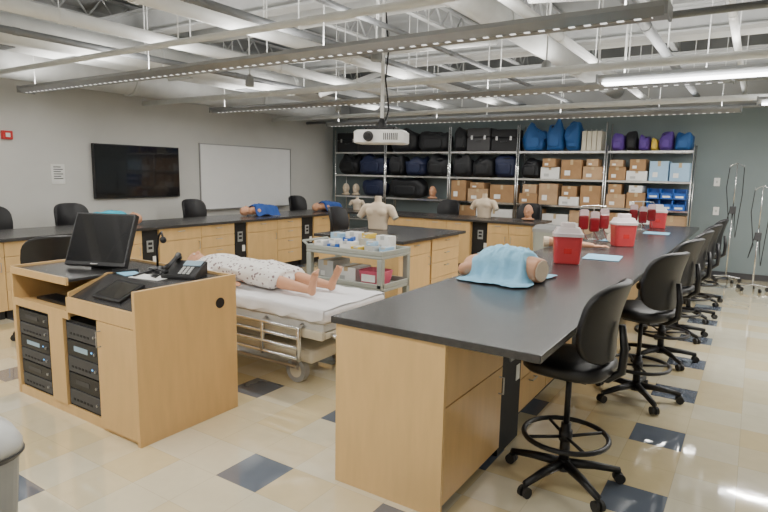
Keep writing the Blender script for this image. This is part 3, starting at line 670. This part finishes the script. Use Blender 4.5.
b=MB(); b.ell((-.04,.02,.11),(.26,.17,.108)); b.cyl((.02,-.02,.1),(.26,-.09,.092),.1,.087,24); b.ell((-.25,-.0,.08),(.12,.14,.078)); b.limb((-.27,-.1,.06),(-.31,-.14,.055),.055,.048)
b.build('body','skin',t,remesh=.011)
MB().cyl((.258,-.0895,.092),(.266,-.092,.092),.075,.073,28).build('stump_cap','skin2',t)
fs_=[eh((-.03,.02,.11),(.25,.175,.107)),eh((.1,-.045,.1),(.13,.125,.103)),eh((-.2,0,.08),(.12,.14,.078))]
drape('light blue drape spread over the torso trainer on the long bench',px-.015,py-.04,.52,.62,lambda x,y:max(q(x-.015,y-.04) for q in fs_),'drape',z0=ZB+.002,cr=1.8,n=50)
def lying_torso(label,dl,x,y,rz,m,s=.86,w=.48):
    t=thing('torso_trainer',label,'manikin',(x,y,.906),rz); t.scale=(s,s,s)
    b=MB(); head(b,(-.36,0,.1),.95,(-1,0,0)); b.limb((-.3,0,.08),(-.2,0,.08),.05,.06); b.ell((-.03,0,.11),(.23,.18,.1)); b.ell((.18,0,.1),(.2,.16,.09)); b.limb((-.14,-.14,.1),(-.14,.14,.1),.06,.06)
    b.build('body','skin',t,remesh=.012)
    f1=eh((-.03*s,0,.115*s),(.24*s,.19*s,.11*s)); f2=eh((.18*s,0,.1*s),(.21*s,.17*s,.1*s))
    drape(dl,x+.06*math.cos(rz),y+.06*math.sin(rz),w,.42,lambda a,c_:max(f1(a+.06,c_),f2(a+.06,c_)),m,rz=rz,n=24)
lying_torso('head and torso trainer under teal drape on the left bench','teal drape over the torso trainer left of the television',-7.3,4.45,R(-110),'teal')
lying_torso('head and torso trainer with navy drape below the whiteboard','navy blue drape over the torso trainer below the whiteboard',-7.25,7.2,R(80),'navy')
lying_torso('head and torso trainer at the far end of the left bench','navy drape at the far corner of the left bench',-7.2,9.0,R(85),'navy')
def arm_trainer(label,x,y,rz,z=ZB,s=1):
    t=thing('arm_trainer',label,'arm trainer',(x,y,z),rz); t.scale=(s,s,s)
    b=MB(); b.limb((-.2,0,.06),(.02,.0,.05),.052,.042); b.limb((.02,0,.05),(.24,.02,.035),.042,.027); hand(b,(.3,.02,.03),1); b.build('arm','skin',t,remesh=.007)
    MB().cyl((-.255,0,.06),(-.2,0,.06),.056).build('shoulder_cap','skin2',t)
arm_trainer('injection arm trainer lying on the blue pad beyond the second red container',-1.4,7.2,R(100))
arm_trainer('injection arm trainer lying near the far end of the long bench',-1.55,8.35,R(70))
arm_trainer('injection arm trainer lying between the first two red containers',-1.62,6.1,R(20))
for x,y,rz,l in [(-1.16,5.6,5,'light blue absorbent pad beside the nearest red container'),(-1.35,7.25,-6,'light blue absorbent pad beyond the second red container'),(-1.1,8.6,3,'light blue absorbent pad near the far end of the long bench')]:
    b=MB(); n=12; vs=[(-.16+.32*i/n,-.2+.4*j/n,.004+.003*noise.noise(Vector((i*.7,j*.7,x)))) for i in range(n+1) for j in range(n+1)]
    b.add(vs,[(i*(n+1)+j,(i+1)*(n+1)+j,(i+1)*(n+1)+j+1,i*(n+1)+j+1) for i in range(n) for j in range(n)])
    o=b.build('absorbent_pad','drape',smooth=True)
    tag(o,l,'pad','absorbent pads on the long bench',(x,y,ZB),R(rz))
def sharps(label):
    t=thing('sharps_container',label,'container',group='red sharps containers on the long bench')
    MB().loft([(0,.092,.068),(.01,.1,.074),(.19,.112,.083),(.212,.115,.086),(.218,.115,.086)],.3,32).build('bin_body','red',t,bevel=0)
    o=MB().loft([(.216,.12,.09),(.24,.12,.09),(.247,.11,.08),(.285,.09,.065)],.3,32).build('lid','lid',t)
    MB().loft([(.283,.06,.045),(.32,.058,.043),(.325,.05,.038)],.4,20).build('drop_hatch','lid',o)
    MB().box(-.03,-.086,.08,.03,-.078,.12,Matrix.Rotation(R(-3),4,'X')).build('warning_label','alarm',t)
    return t
p=at(566,263,ZB); s0=sharps('red sharps container with white lid, nearest on the long bench'); s0.location=p; s0.rotation_euler=(0,0,R(20)); s0.scale=(1.08,1.08,1.1)
p=at(622,246,ZB); dup(s0,p,R(35),'red sharps container with white lid, middle one on the long bench')
p=at(657,228,ZB); dup(s0,p,R(10),'red sharps container with white lid, farthest on the long bench')
def bagstand(label,x,y,rz,s=1.15):
    t=thing('fluid_bag_stand',label,'bag stand',(x,y,ZB),rz,'fluid bag stands on the long bench'); t.scale=(s,s,s)
    MB().lathe([(.09,0),(.09,.012),(.02,.02)],24).build('stand_base','chrome',t); MB().cyl((0,0,.01),(0,0,.36),.007).build('stand_pole','chrome',t)
    MB().tube([(-.13,0,.33),(-.12,0,.355),(0,0,.36),(.12,0,.355),(.13,0,.33)],.005).build('hook','chrome',t)
    for q,(dx,dy,dz) in enumerate(((-.105,-.015,.0),(.0,-.035,-.02),(.105,-.01,.01))):
        o=MB().ell((dx,dy,.215+dz),(.047,.02,.105),20,12,e=.35,e2=.3).build('fluid_bag','clear',t,smooth=False)
        MB().ell((dx,dy,.185+dz),(.049,.025,.076),20,12,e=.35,e2=.3).build('red_fluid','blood',o,smooth=False)
        MB().tube([(dx,dy,.11+dz),(dx+.01,dy-.02,.07),(dx+.03,dy-.05,.015),(dx+.09,dy,.008),(dx+.05,dy+.05,.008)],.004).build('drip_line','blood',o)
p=at(592,240,ZB); bagstand('small stand with three red fluid bags behind the nearest sharps container',p.x,p.y,R(30))
p=at(641,230,ZB); bagstand('small stand with three red fluid bags before the farthest sharps container',p.x,min(p.y,9.3),R(20))
# ---------------------------------------------------------------- storage racks
RX=[-8.49,-7.06,-5.46,-3.98,-2.33,-.92]; LV=[.14,.62,1.14,1.63,2.15]
RN=['leftmost','second from the left','middle','fourth from the left','rightmost']
for i in range(5):
    x0,x1=RX[i]+.02,RX[i+1]-.02; w=x1-x0; tp=2.66 if i<4 else 2.25
    t=thing('storage_rack','chrome wire storage rack against the slate wall, %s of five'%RN[i],'rack',((x0+x1)/2,11.12,0),0,'wire storage racks')
    for sx in(-1,1):
        for sy in(-1,1): MB().cyl((sx*(w/2-.0),sy*.22,0),(sx*(w/2-.0),sy*.22,tp),.013,None,10).build('post','chrome',t,smooth=True)
    for z in LV:
        b=MB()
        for y in(-.22,.22): b.box(-w/2+.005,y-.006,z-.035,w/2-.005,y+.006,z)
        for sx in(-1,1): b.box(sx*(w/2-.008)-.005,-.22,z-.035,sx*(w/2-.008)+.005,.22,z)
        for k in range(11): b.box(-w/2+.02,-.19+k*.038,z-.006,w/2-.02,-.186+k*.038,z-.0)
        b.build('shelf','chrome',t)
def U(u): return aty(u,170,11.08).x
def span(u0,u1,g=.003):
    x0,x1=U(u0),U(u1); m=(x0+x1)/2
    for a,b in zip(RX,RX[1:]):
        if a<=m<b: x0=max(x0,a+.045); x1=min(x1,b-.045)
    return x0+g,x1-g
seed=[0]
def soft_bag(label,u0,u1,z,h,m,cat='bag',name='duffel_bag',group=None,d=.36,rz=0,slump=.06):
    x0,x1=span(u0,u1,.008); w=x1-x0; seed[0]+=3.7
    t=thing(name,label,cat,((x0+x1)/2,11.1,z+.001),rz,group)
    MB().ell((0,0,h/2),(w/2,d/2,h/2),24,12,e=.5,e2=.55).wobble(slump,5,seed[0]).build('bag_body',m,t,smooth=True)
    MB().ell((0,-d/2+.01,h*.42),(w*.3,.03,h*.26),16,8,e=.4,e2=.4).build('pocket',m,t,smooth=True)
    MB().tube([(-w*.22,-d*.2,h*.85),(-w*.18,-d*.3,h*.93),(0,-d*.36,h*.9),(w*.18,-d*.3,h*.93),(w*.22,-d*.2,h*.85)],.013,8).build('handle','bagk' if m!='bagk' else 'dark',t,smooth=True)
    return t
def hard_case(label,u0,u1,z,h,m='bagk',group=None):
    x0,x1=span(u0,u1); w=x1-x0
    t=thing('hard_case',label,'case',((x0+x1)/2,11.1,z+.001),0,group)
    MB().box(-w/2,-.19,0,w/2,.19,h*.6).build('case_bottom',m,t,bevel=.02)
    MB().box(-w/2,-.19,h*.6+.004,w/2,.19,h).build('case_lid',m,t,bevel=.02)
    for sx in (-1,1): MB().box(sx*w*.28-.02,-.2,h*.5,sx*w*.28+.02,-.19,h*.68).build('latch','steel',t)
    MB().tube([(-.06,-.19,h*.45),(-.05,-.22,h*.42),(.05,-.22,h*.42),(.06,-.19,h*.45)],.008).build('handle','dark',t)
def rcart(label,u0,u1,z,h,m='card',group=None,d=.36,rz=0):
    x0,x1=span(u0,u1); return carton(label,(x0+x1)/2,11.1+random.uniform(-.03,.02),z+.001,x1-x0,d,h,m,R(rz),group=group)
g='luggage on the top rack shelves'
hard_case('black hard case at the far left of the top rack shelf',339,362,2.15,.44,group=g)
hard_case('black hard case second from the left on the top rack shelf',362,390,2.15,.39,group=g)
soft_bag('black duffel bag on the top shelf of the second rack, left',388,419,2.15,.46,'bagk',group=g,slump=.12)
soft_bag('black duffel bag on the top shelf of the second rack, right',419,452,2.15,.42,'bagk',group=g,slump=.12)
soft_bag('narrow black bag at the left of the middle rack top shelf',452,469,2.15,.44,'bagk',group=g,slump=.12)
hard_case('upright dark case on the middle rack top shelf',469,492,2.15,.47,'dark',group=g)
hard_case('tall black case at the right of the middle rack top shelf',493,519,2.15,.43,group=g)
soft_bag('wide blue duffel bag on the top shelf of the fourth rack',521,545,2.15,.40,'bagb',group=g,slump=.2)
soft_bag('blue duffel bag beside the wide one on the fourth rack',545,564,2.15,.5,'bagb',group=g,slump=.2)
soft_bag('dark blue slumped bag next to the cream boards on the fourth rack',564,580.5,2.15,.46,'bagb',group=g,slump=.2)
for k in range(4):
    t=thing('board_case','cream upright board case on the top shelf of the fourth rack, %s from the left'%['first','second','third','fourth'][k],'case',(U(584+k*5),11.1,2.151),0,'cream board cases')
    MB().box(-.04,-.17,0,.04,.17,.36).build('case_body','cream',t,bevel=.008); MB().tube([(0,-.06,.36),(0,-.05,.39),(0,.05,.39),(0,.06,.36)],.008).build('handle','grey',t)
for u0,u1,m,h,l in [(606,624,'bagp',.26,'purple bag at the left of the rightmost rack top shelf'),(624,637,'bagk',.29,'black bag between purple bags on the rightmost rack top shelf'),(637,649,'bagp',.24,'purple bag in the middle of the rightmost rack top shelf'),(649,657,'yellow',.2,'yellow bag on the rightmost rack top shelf'),(657,672,'bagp',.29,'purple bag right of the yellow one on the rightmost rack top shelf'),(672,694,'bagb',.26,'blue bag at the right end of the rightmost rack top shelf')]:
    soft_bag(l,u0,u1,2.15,h,m,group=g,slump=.15)
g='bags on the second rack shelf down'
for u0,u1,m,h,l in [(335,361,'bagk',.44,'black bag, leftmost on the second shelf down'),(361,391,'bagn',.42,'navy bag, second on the second shelf down of the leftmost rack'),(387,407,'bagk',.43,'black bag at left on the second shelf down of the second rack'),(407,428,'bagn',.4,'navy bag in the middle of the second shelf down of the second rack'),(428,452,'bagk',.4,'black bag at right on the second shelf down of the second rack'),
   (451,474,'bagk',.42,'black bag at left on the second shelf down of the middle rack'),(474,496,'bagk',.38,'plump black bag at centre of the second shelf down of the middle rack'),(496,519,'bagn',.42,'navy bag at right on the second shelf down of the middle rack'),(520,542,'bagk',.34,'low black bag on the second shelf down of the fourth rack')]:
    soft_bag(l,u0,u1,1.63,h,m,group=g,slump=.14)
g='cartons on the racks'
for l,u0,u1,z,h,m in [
('low white carton on the second shelf down of the fourth rack',543,562,1.63,.22,'white'),('brown carton on the second shelf down of the fourth rack',563,584,1.63,.36,'card'),('pale carton at the right of the second shelf down, fourth rack',585,607,1.63,.24,'card2'),
('flat brown carton stacked on the low white carton, fourth rack',545,558,1.852,.16,'card'),('flat pale carton stacked on the right pale carton, fourth rack',588,600,1.872,.13,'card2'),
('brown carton at the left of the second shelf down, rightmost rack',606,627,1.63,.24,'card'),('small white carton on the second shelf down, rightmost rack',628,649,1.63,.17,'white'),
('flat pale carton stacked on the left brown carton, rightmost rack',611,624,1.872,.12,'card2'),('flat brown carton stacked on the small white carton, rightmost rack',631,647,1.802,.2,'card'),
('light blue carton, left one of two on the rightmost rack',651,670,1.63,.34,'lblue'),('light blue carton, right one of two on the rightmost rack',671,693,1.63,.31,'lblue'),
('brown carton at left on the third shelf down, middle rack',451,470,1.14,.42,'card'),('pale carton in the middle of the third shelf down, middle rack',472,492,1.14,.26,'card2'),('brown carton at right on the third shelf down, middle rack',494,519,1.14,.35,'card'),('flat brown carton stacked on the middle pale carton, middle rack',474,488,1.402,.12,'card'),
('brown carton at left on the third shelf down, fourth rack',520,541,1.14,.2,'card'),('pale carton stacked on the left brown carton, fourth rack third shelf',526,540,1.342,.17,'card2'),('pale carton in the middle of the third shelf down, fourth rack',542,561,1.14,.4,'card2'),('white carton on the third shelf down, fourth rack',563,583,1.14,.16,'white'),('brown carton stacked on the white carton, fourth rack third shelf',565,580,1.302,.2,'card'),('brown carton at right on the third shelf down, fourth rack',584,607,1.14,.38,'card'),
('pale carton at left on the third shelf down, rightmost rack',606,629,1.14,.24,'card2'),('brown carton in the middle of the third shelf down, rightmost rack',630,649,1.14,.28,'card'),('white carton stacked on the middle brown carton, rightmost rack',632,646,1.422,.12,'white'),('flat brown carton stacked on the left pale carton, rightmost rack third shelf',611,624,1.382,.18,'card'),
('brown carton at left on the fourth shelf down, fourth rack',520,546,.62,.42,'card'),('white carton in the middle of the fourth shelf down, fourth rack',547,573,.62,.34,'white'),('pale carton at right on the fourth shelf down, fourth rack',574,607,.62,.43,'card2'),
('brown carton at left on the fourth shelf down, middle rack',451,480,.62,.42,'card'),('white carton at right on the fourth shelf down, middle rack',481,519,.62,.38,'white'),
('brown carton at left on the fourth shelf down, rightmost rack',606,634,.62,.42,'card'),('white carton in the middle of the fourth shelf down, rightmost rack',635,660,.62,.36,'white'),('pale carton at right on the fourth shelf down, rightmost rack',662,694,.62,.42,'card2')]:
    rcart(l,u0,u1,z,h,m,g,d=.3+.08*random.random(),rz=random.uniform(-2,2))
for k in range(3):
    for r_ in range(2):
        u=657.5+k*13
        t=thing('storage_bin','blue open bin, %s in the %s row of the rightmost rack'%(['left','centre','right'][k],['lower','upper'][r_]),'bin',(U(u),11.0,1.141+r_*.19),0,'blue open storage bins')
        w=.1
        MB().box(-w,-.16,0,w,.16,.012).box(-w,-.16,.012,-w+.008,.16,.17).box(w-.008,-.16,.012,w,.16,.17).box(-w,.152,.012,w,.16,.17).box(-w,-.16,.012,w,-.152,.1).build('bin_body','bluebin',t)
        MB().box(-w*.6,-.163,.025,w*.6,-.16,.055).build('label_card','paper',t)
def headpiece(label,x,y,z,m='skin2'):
    t=thing('manikin_head',label,'manikin head',(x,y,z))
    b=MB(); b.ell((0,.0,.17),(.075,.095,.11)); b.ell((0,-.04,.11),(.055,.05,.06)); b.ell((0,-.1,.15),(.012,.02,.025)); b.limb((0,.02,0.055),(0,.02,.12),.055,.05); b.ell((0,0,.028),(.12,.08,.025)); b.ell((0,-.09,.105),(.025,.012,.01))
    for s in(-1,1): b.ell((s*.078,.01,.15),(.012,.02,.03)); b.ell((s*.03,-.083,.175),(.015,.012,.012))
    b.build('head','skin' if m=='skin' else m,t,remesh=.009)
headpiece('left pale training head on the third shelf down of the leftmost rack',U(347),11.05,1.142)
headpiece('right pale training head on the third shelf down of the leftmost rack',U(357),11.05,1.142)
headpiece('pale training head on the third shelf down of the second rack',U(434),11.05,1.142,'skin')
headpiece('training head on the cross bench near its right end',-3.3,9.7,.907,'skin')
soft_bag('navy bag on the third shelf down of the leftmost rack',365,391,1.14,.38,'bagn',slump=.1)
soft_bag('black bag on the third shelf down of the second rack',387,427,1.14,.4,'bagk',slump=.1)
t=thing('waste_bin','grey rectangular waste bin with darker lid at the end of the cross bench','bin',(-2.66,8.9,0))
MB().loft([(0,.18,.15),(.01,.19,.16),(.82,.23,.2)],.3,28).build('bin_body','cartg',t); MB().loft([(.82,.24,.21),(.87,.24,.21),(.92,.2,.17)],.3,28).build('lid','grey',t)
# ---------------------------------------------------------------- wall things
a0=atx(92,143,XL+.05); a1=atx(178,150,XL+.05); zb=atx(92,199,XL+.05).z
t=thing('television','large black wall television on the left wall','television',(XL+.01,(a0.y+a1.y)/2,(a0.z+zb)/2)); w=(a1.y-a0.y)/2; h=(a0.z-zb)/2
MB().box(0,-w,-h,.06,w,h).build('casing','black',t,bevel=.006); MB().box(.0602,-w+.015,-h+.02,.0615,w-.015,h-.015).build('screen','screen',t); MB().box(-.01,-.2,-.2,.0,.2,.2).build('wall_mount','dark',t)
a0=atx(200,144,XL+.02); a1=atx(290,150,XL+.02); zb=atx(245,207,XL+.02).z
t=thing('whiteboard','blank whiteboard with aluminium frame on the left wall','whiteboard',(XL+.001,(a0.y+a1.y)/2,(a0.z+zb)/2)); w=(a1.y-a0.y)/2; h=(a0.z-zb)/2
MB().box(0,-w,-h,.015,w,h).build('writing_surface','board',t)
MB().box(0,-w-.02,-h-.02,.025,w+.02,-h).box(0,-w-.02,h,.025,w+.02,h+.02).box(0,-w-.02,-h,.025,-w,h).box(0,w,-h,.025,w+.02,h).build('frame','steel',t)
MB().box(.025,-w*.9,-h-.02,.09,w*.9,-h-.008).build('pen_tray','steel',t)
a=atx(58,174,XL)
t=thing('wall_notice','small white notice with dark lines on the wall left of the television','notice',(XL+.001,a.y,a.z))
MB().box(0,-.1,-.15,.01,.1,.15).build('panel','paper',t); b=MB()
for k in range(6): b.box(.0102,-.07,.1-k*.035,.0112,.07 if k%2 else .04,.112-k*.035)
b.build('text_lines','dark',t)
a=atx(6,135,XL)
t=thing('fire_alarm','red fire alarm strobe on the wall at the left edge','alarm',(XL,a.y,a.z))
MB().box(0,-.07,-.06,.05,.07,.06).build('alarm_body','alarm',t,bevel=.008); MB().box(.05,-.03,-.03,.065,.03,.03).build('strobe','white',t,bevel=.005)
for u,v_,l in ((717,182,'upper white thermostat plate on the slate wall'),(716,211,'lower white switch plate on the slate wall')):
    a=aty(u,v_,YB); t=thing('wall_plate',l,'wall plate',(a.x,YB-.001,a.z)); MB().box(-.045,-.015,-.07,.045,0,.07).build('plate','white',t,bevel=.003); MB().box(-.012,-.02,-.02,.012,-.015,.02).build('toggle','lgrey',t)
def ivpole(label,x,y,h):
    t=thing('iv_pole',label,'IV pole',(x,y,0))
    MB().cyl((0,0,.08),(0,0,h*.6),.012).cyl((0,0,h*.6),(0,0,h),.009).build('pole','chrome',t,smooth=True)
    MB().tube([(-.1,0,h-.03),(-.1,0,h-.07),(-.06,0,h-.03),(0,0,h),(.06,0,h-.03),(.1,0,h-.07),(.1,0,h-.03)],.005).build('hook','chrome',t)
    for k in range(5):
        a=2*PI*k/5+.2; c_,s_=math.cos(a),math.sin(a)
        MB().tube([(0,0,.1),(.2*c_,.2*s_,.07)],.01).build('base_leg','chrome',t); MB().cyl((.2*c_-.012*s_,.2*s_+.012*c_,.032),(.2*c_+.012*s_,.2*s_-.012*c_,.032),.032,None,14).build('caster','rubber',t)
    MB().box(-.045,-.06,h-.82,.045,.02,h-.7).build('clamp','dark',t,bevel=.01)
    MB().tube([(-.1,0,h-.07),(-.12,-.02,h-.4),(-.05,-.06,h-.9),(-.1,-.02,h-1.1),(-.03,0,h-.7)],.006).build('tubing','blackm',t)
    MB().tube([(.1,0,h-.07),(.11,-.02,h-.5),(.07,-.06,h-1.2),(.04,-.02,h-1.0),(.03,0,h-.8)],.006).build('tubing','blackm',t)
ivpole('chrome IV pole on casters by the slate wall, the taller left one',-.3,10.95,1.95)
ivpole('shorter IV pole with black tubing at the right frame edge',.08,10.3,1.6)
t=thing('rolling_bin','light grey rolling bin with rounded lid at the lower left corner','bin',(-2.6,.82,0))
MB().loft([(.08,.2,.17),(.1,.22,.19),(.56,.26,.22)],.4,32).build('bin_body','grey',t,smooth=False)
MB().loft([(.56,.275,.235),(.6,.275,.235),(.65,.25,.21),(.68,.18,.15),(.69,.05,.05)],.45,32).build('lid','lgrey',t,smooth=True)
MB().loft([(.54,.265,.225),(.56,.28,.24),(.565,.28,.24)],.45,32).build('rim','dark',t)
for sx in(-1,1):
    for sy in(-1,1): MB().cyl((sx*.14,sy*.12-.012,.04),(sx*.14,sy*.12+.012,.04),.04).cyl((sx*.14,sy*.12,.05),(sx*.14,sy*.12,.09),.01).build('caster','rubber',t)
# ---------------------------------------------------------------- world & camera
w=bpy.data.worlds.new('world'); SC.world=w; w.use_nodes=True; w.node_tree.nodes['Background'].inputs[0].default_value=(.8,.85,.9,1); w.node_tree.nodes['Background'].inputs[1].default_value=.3
cd=bpy.data.cameras.new('camera'); cam=bpy.data.objects.new('camera',cd); C.objects.link(cam); SC.camera=cam
cd.sensor_width=36; cd.lens=F*36/768; cd.clip_start=.05
rt=Vector((AX[0],AY[0],AZ[0])); dn=Vector((AX[1],AY[1],AZ[1])); fw=Vector((AX[2],AY[2],AZ[2]))
mm=Matrix((rt,-dn,-fw)).transposed().to_4x4(); mm.translation=(0,0,H); cam.matrix_world=mm
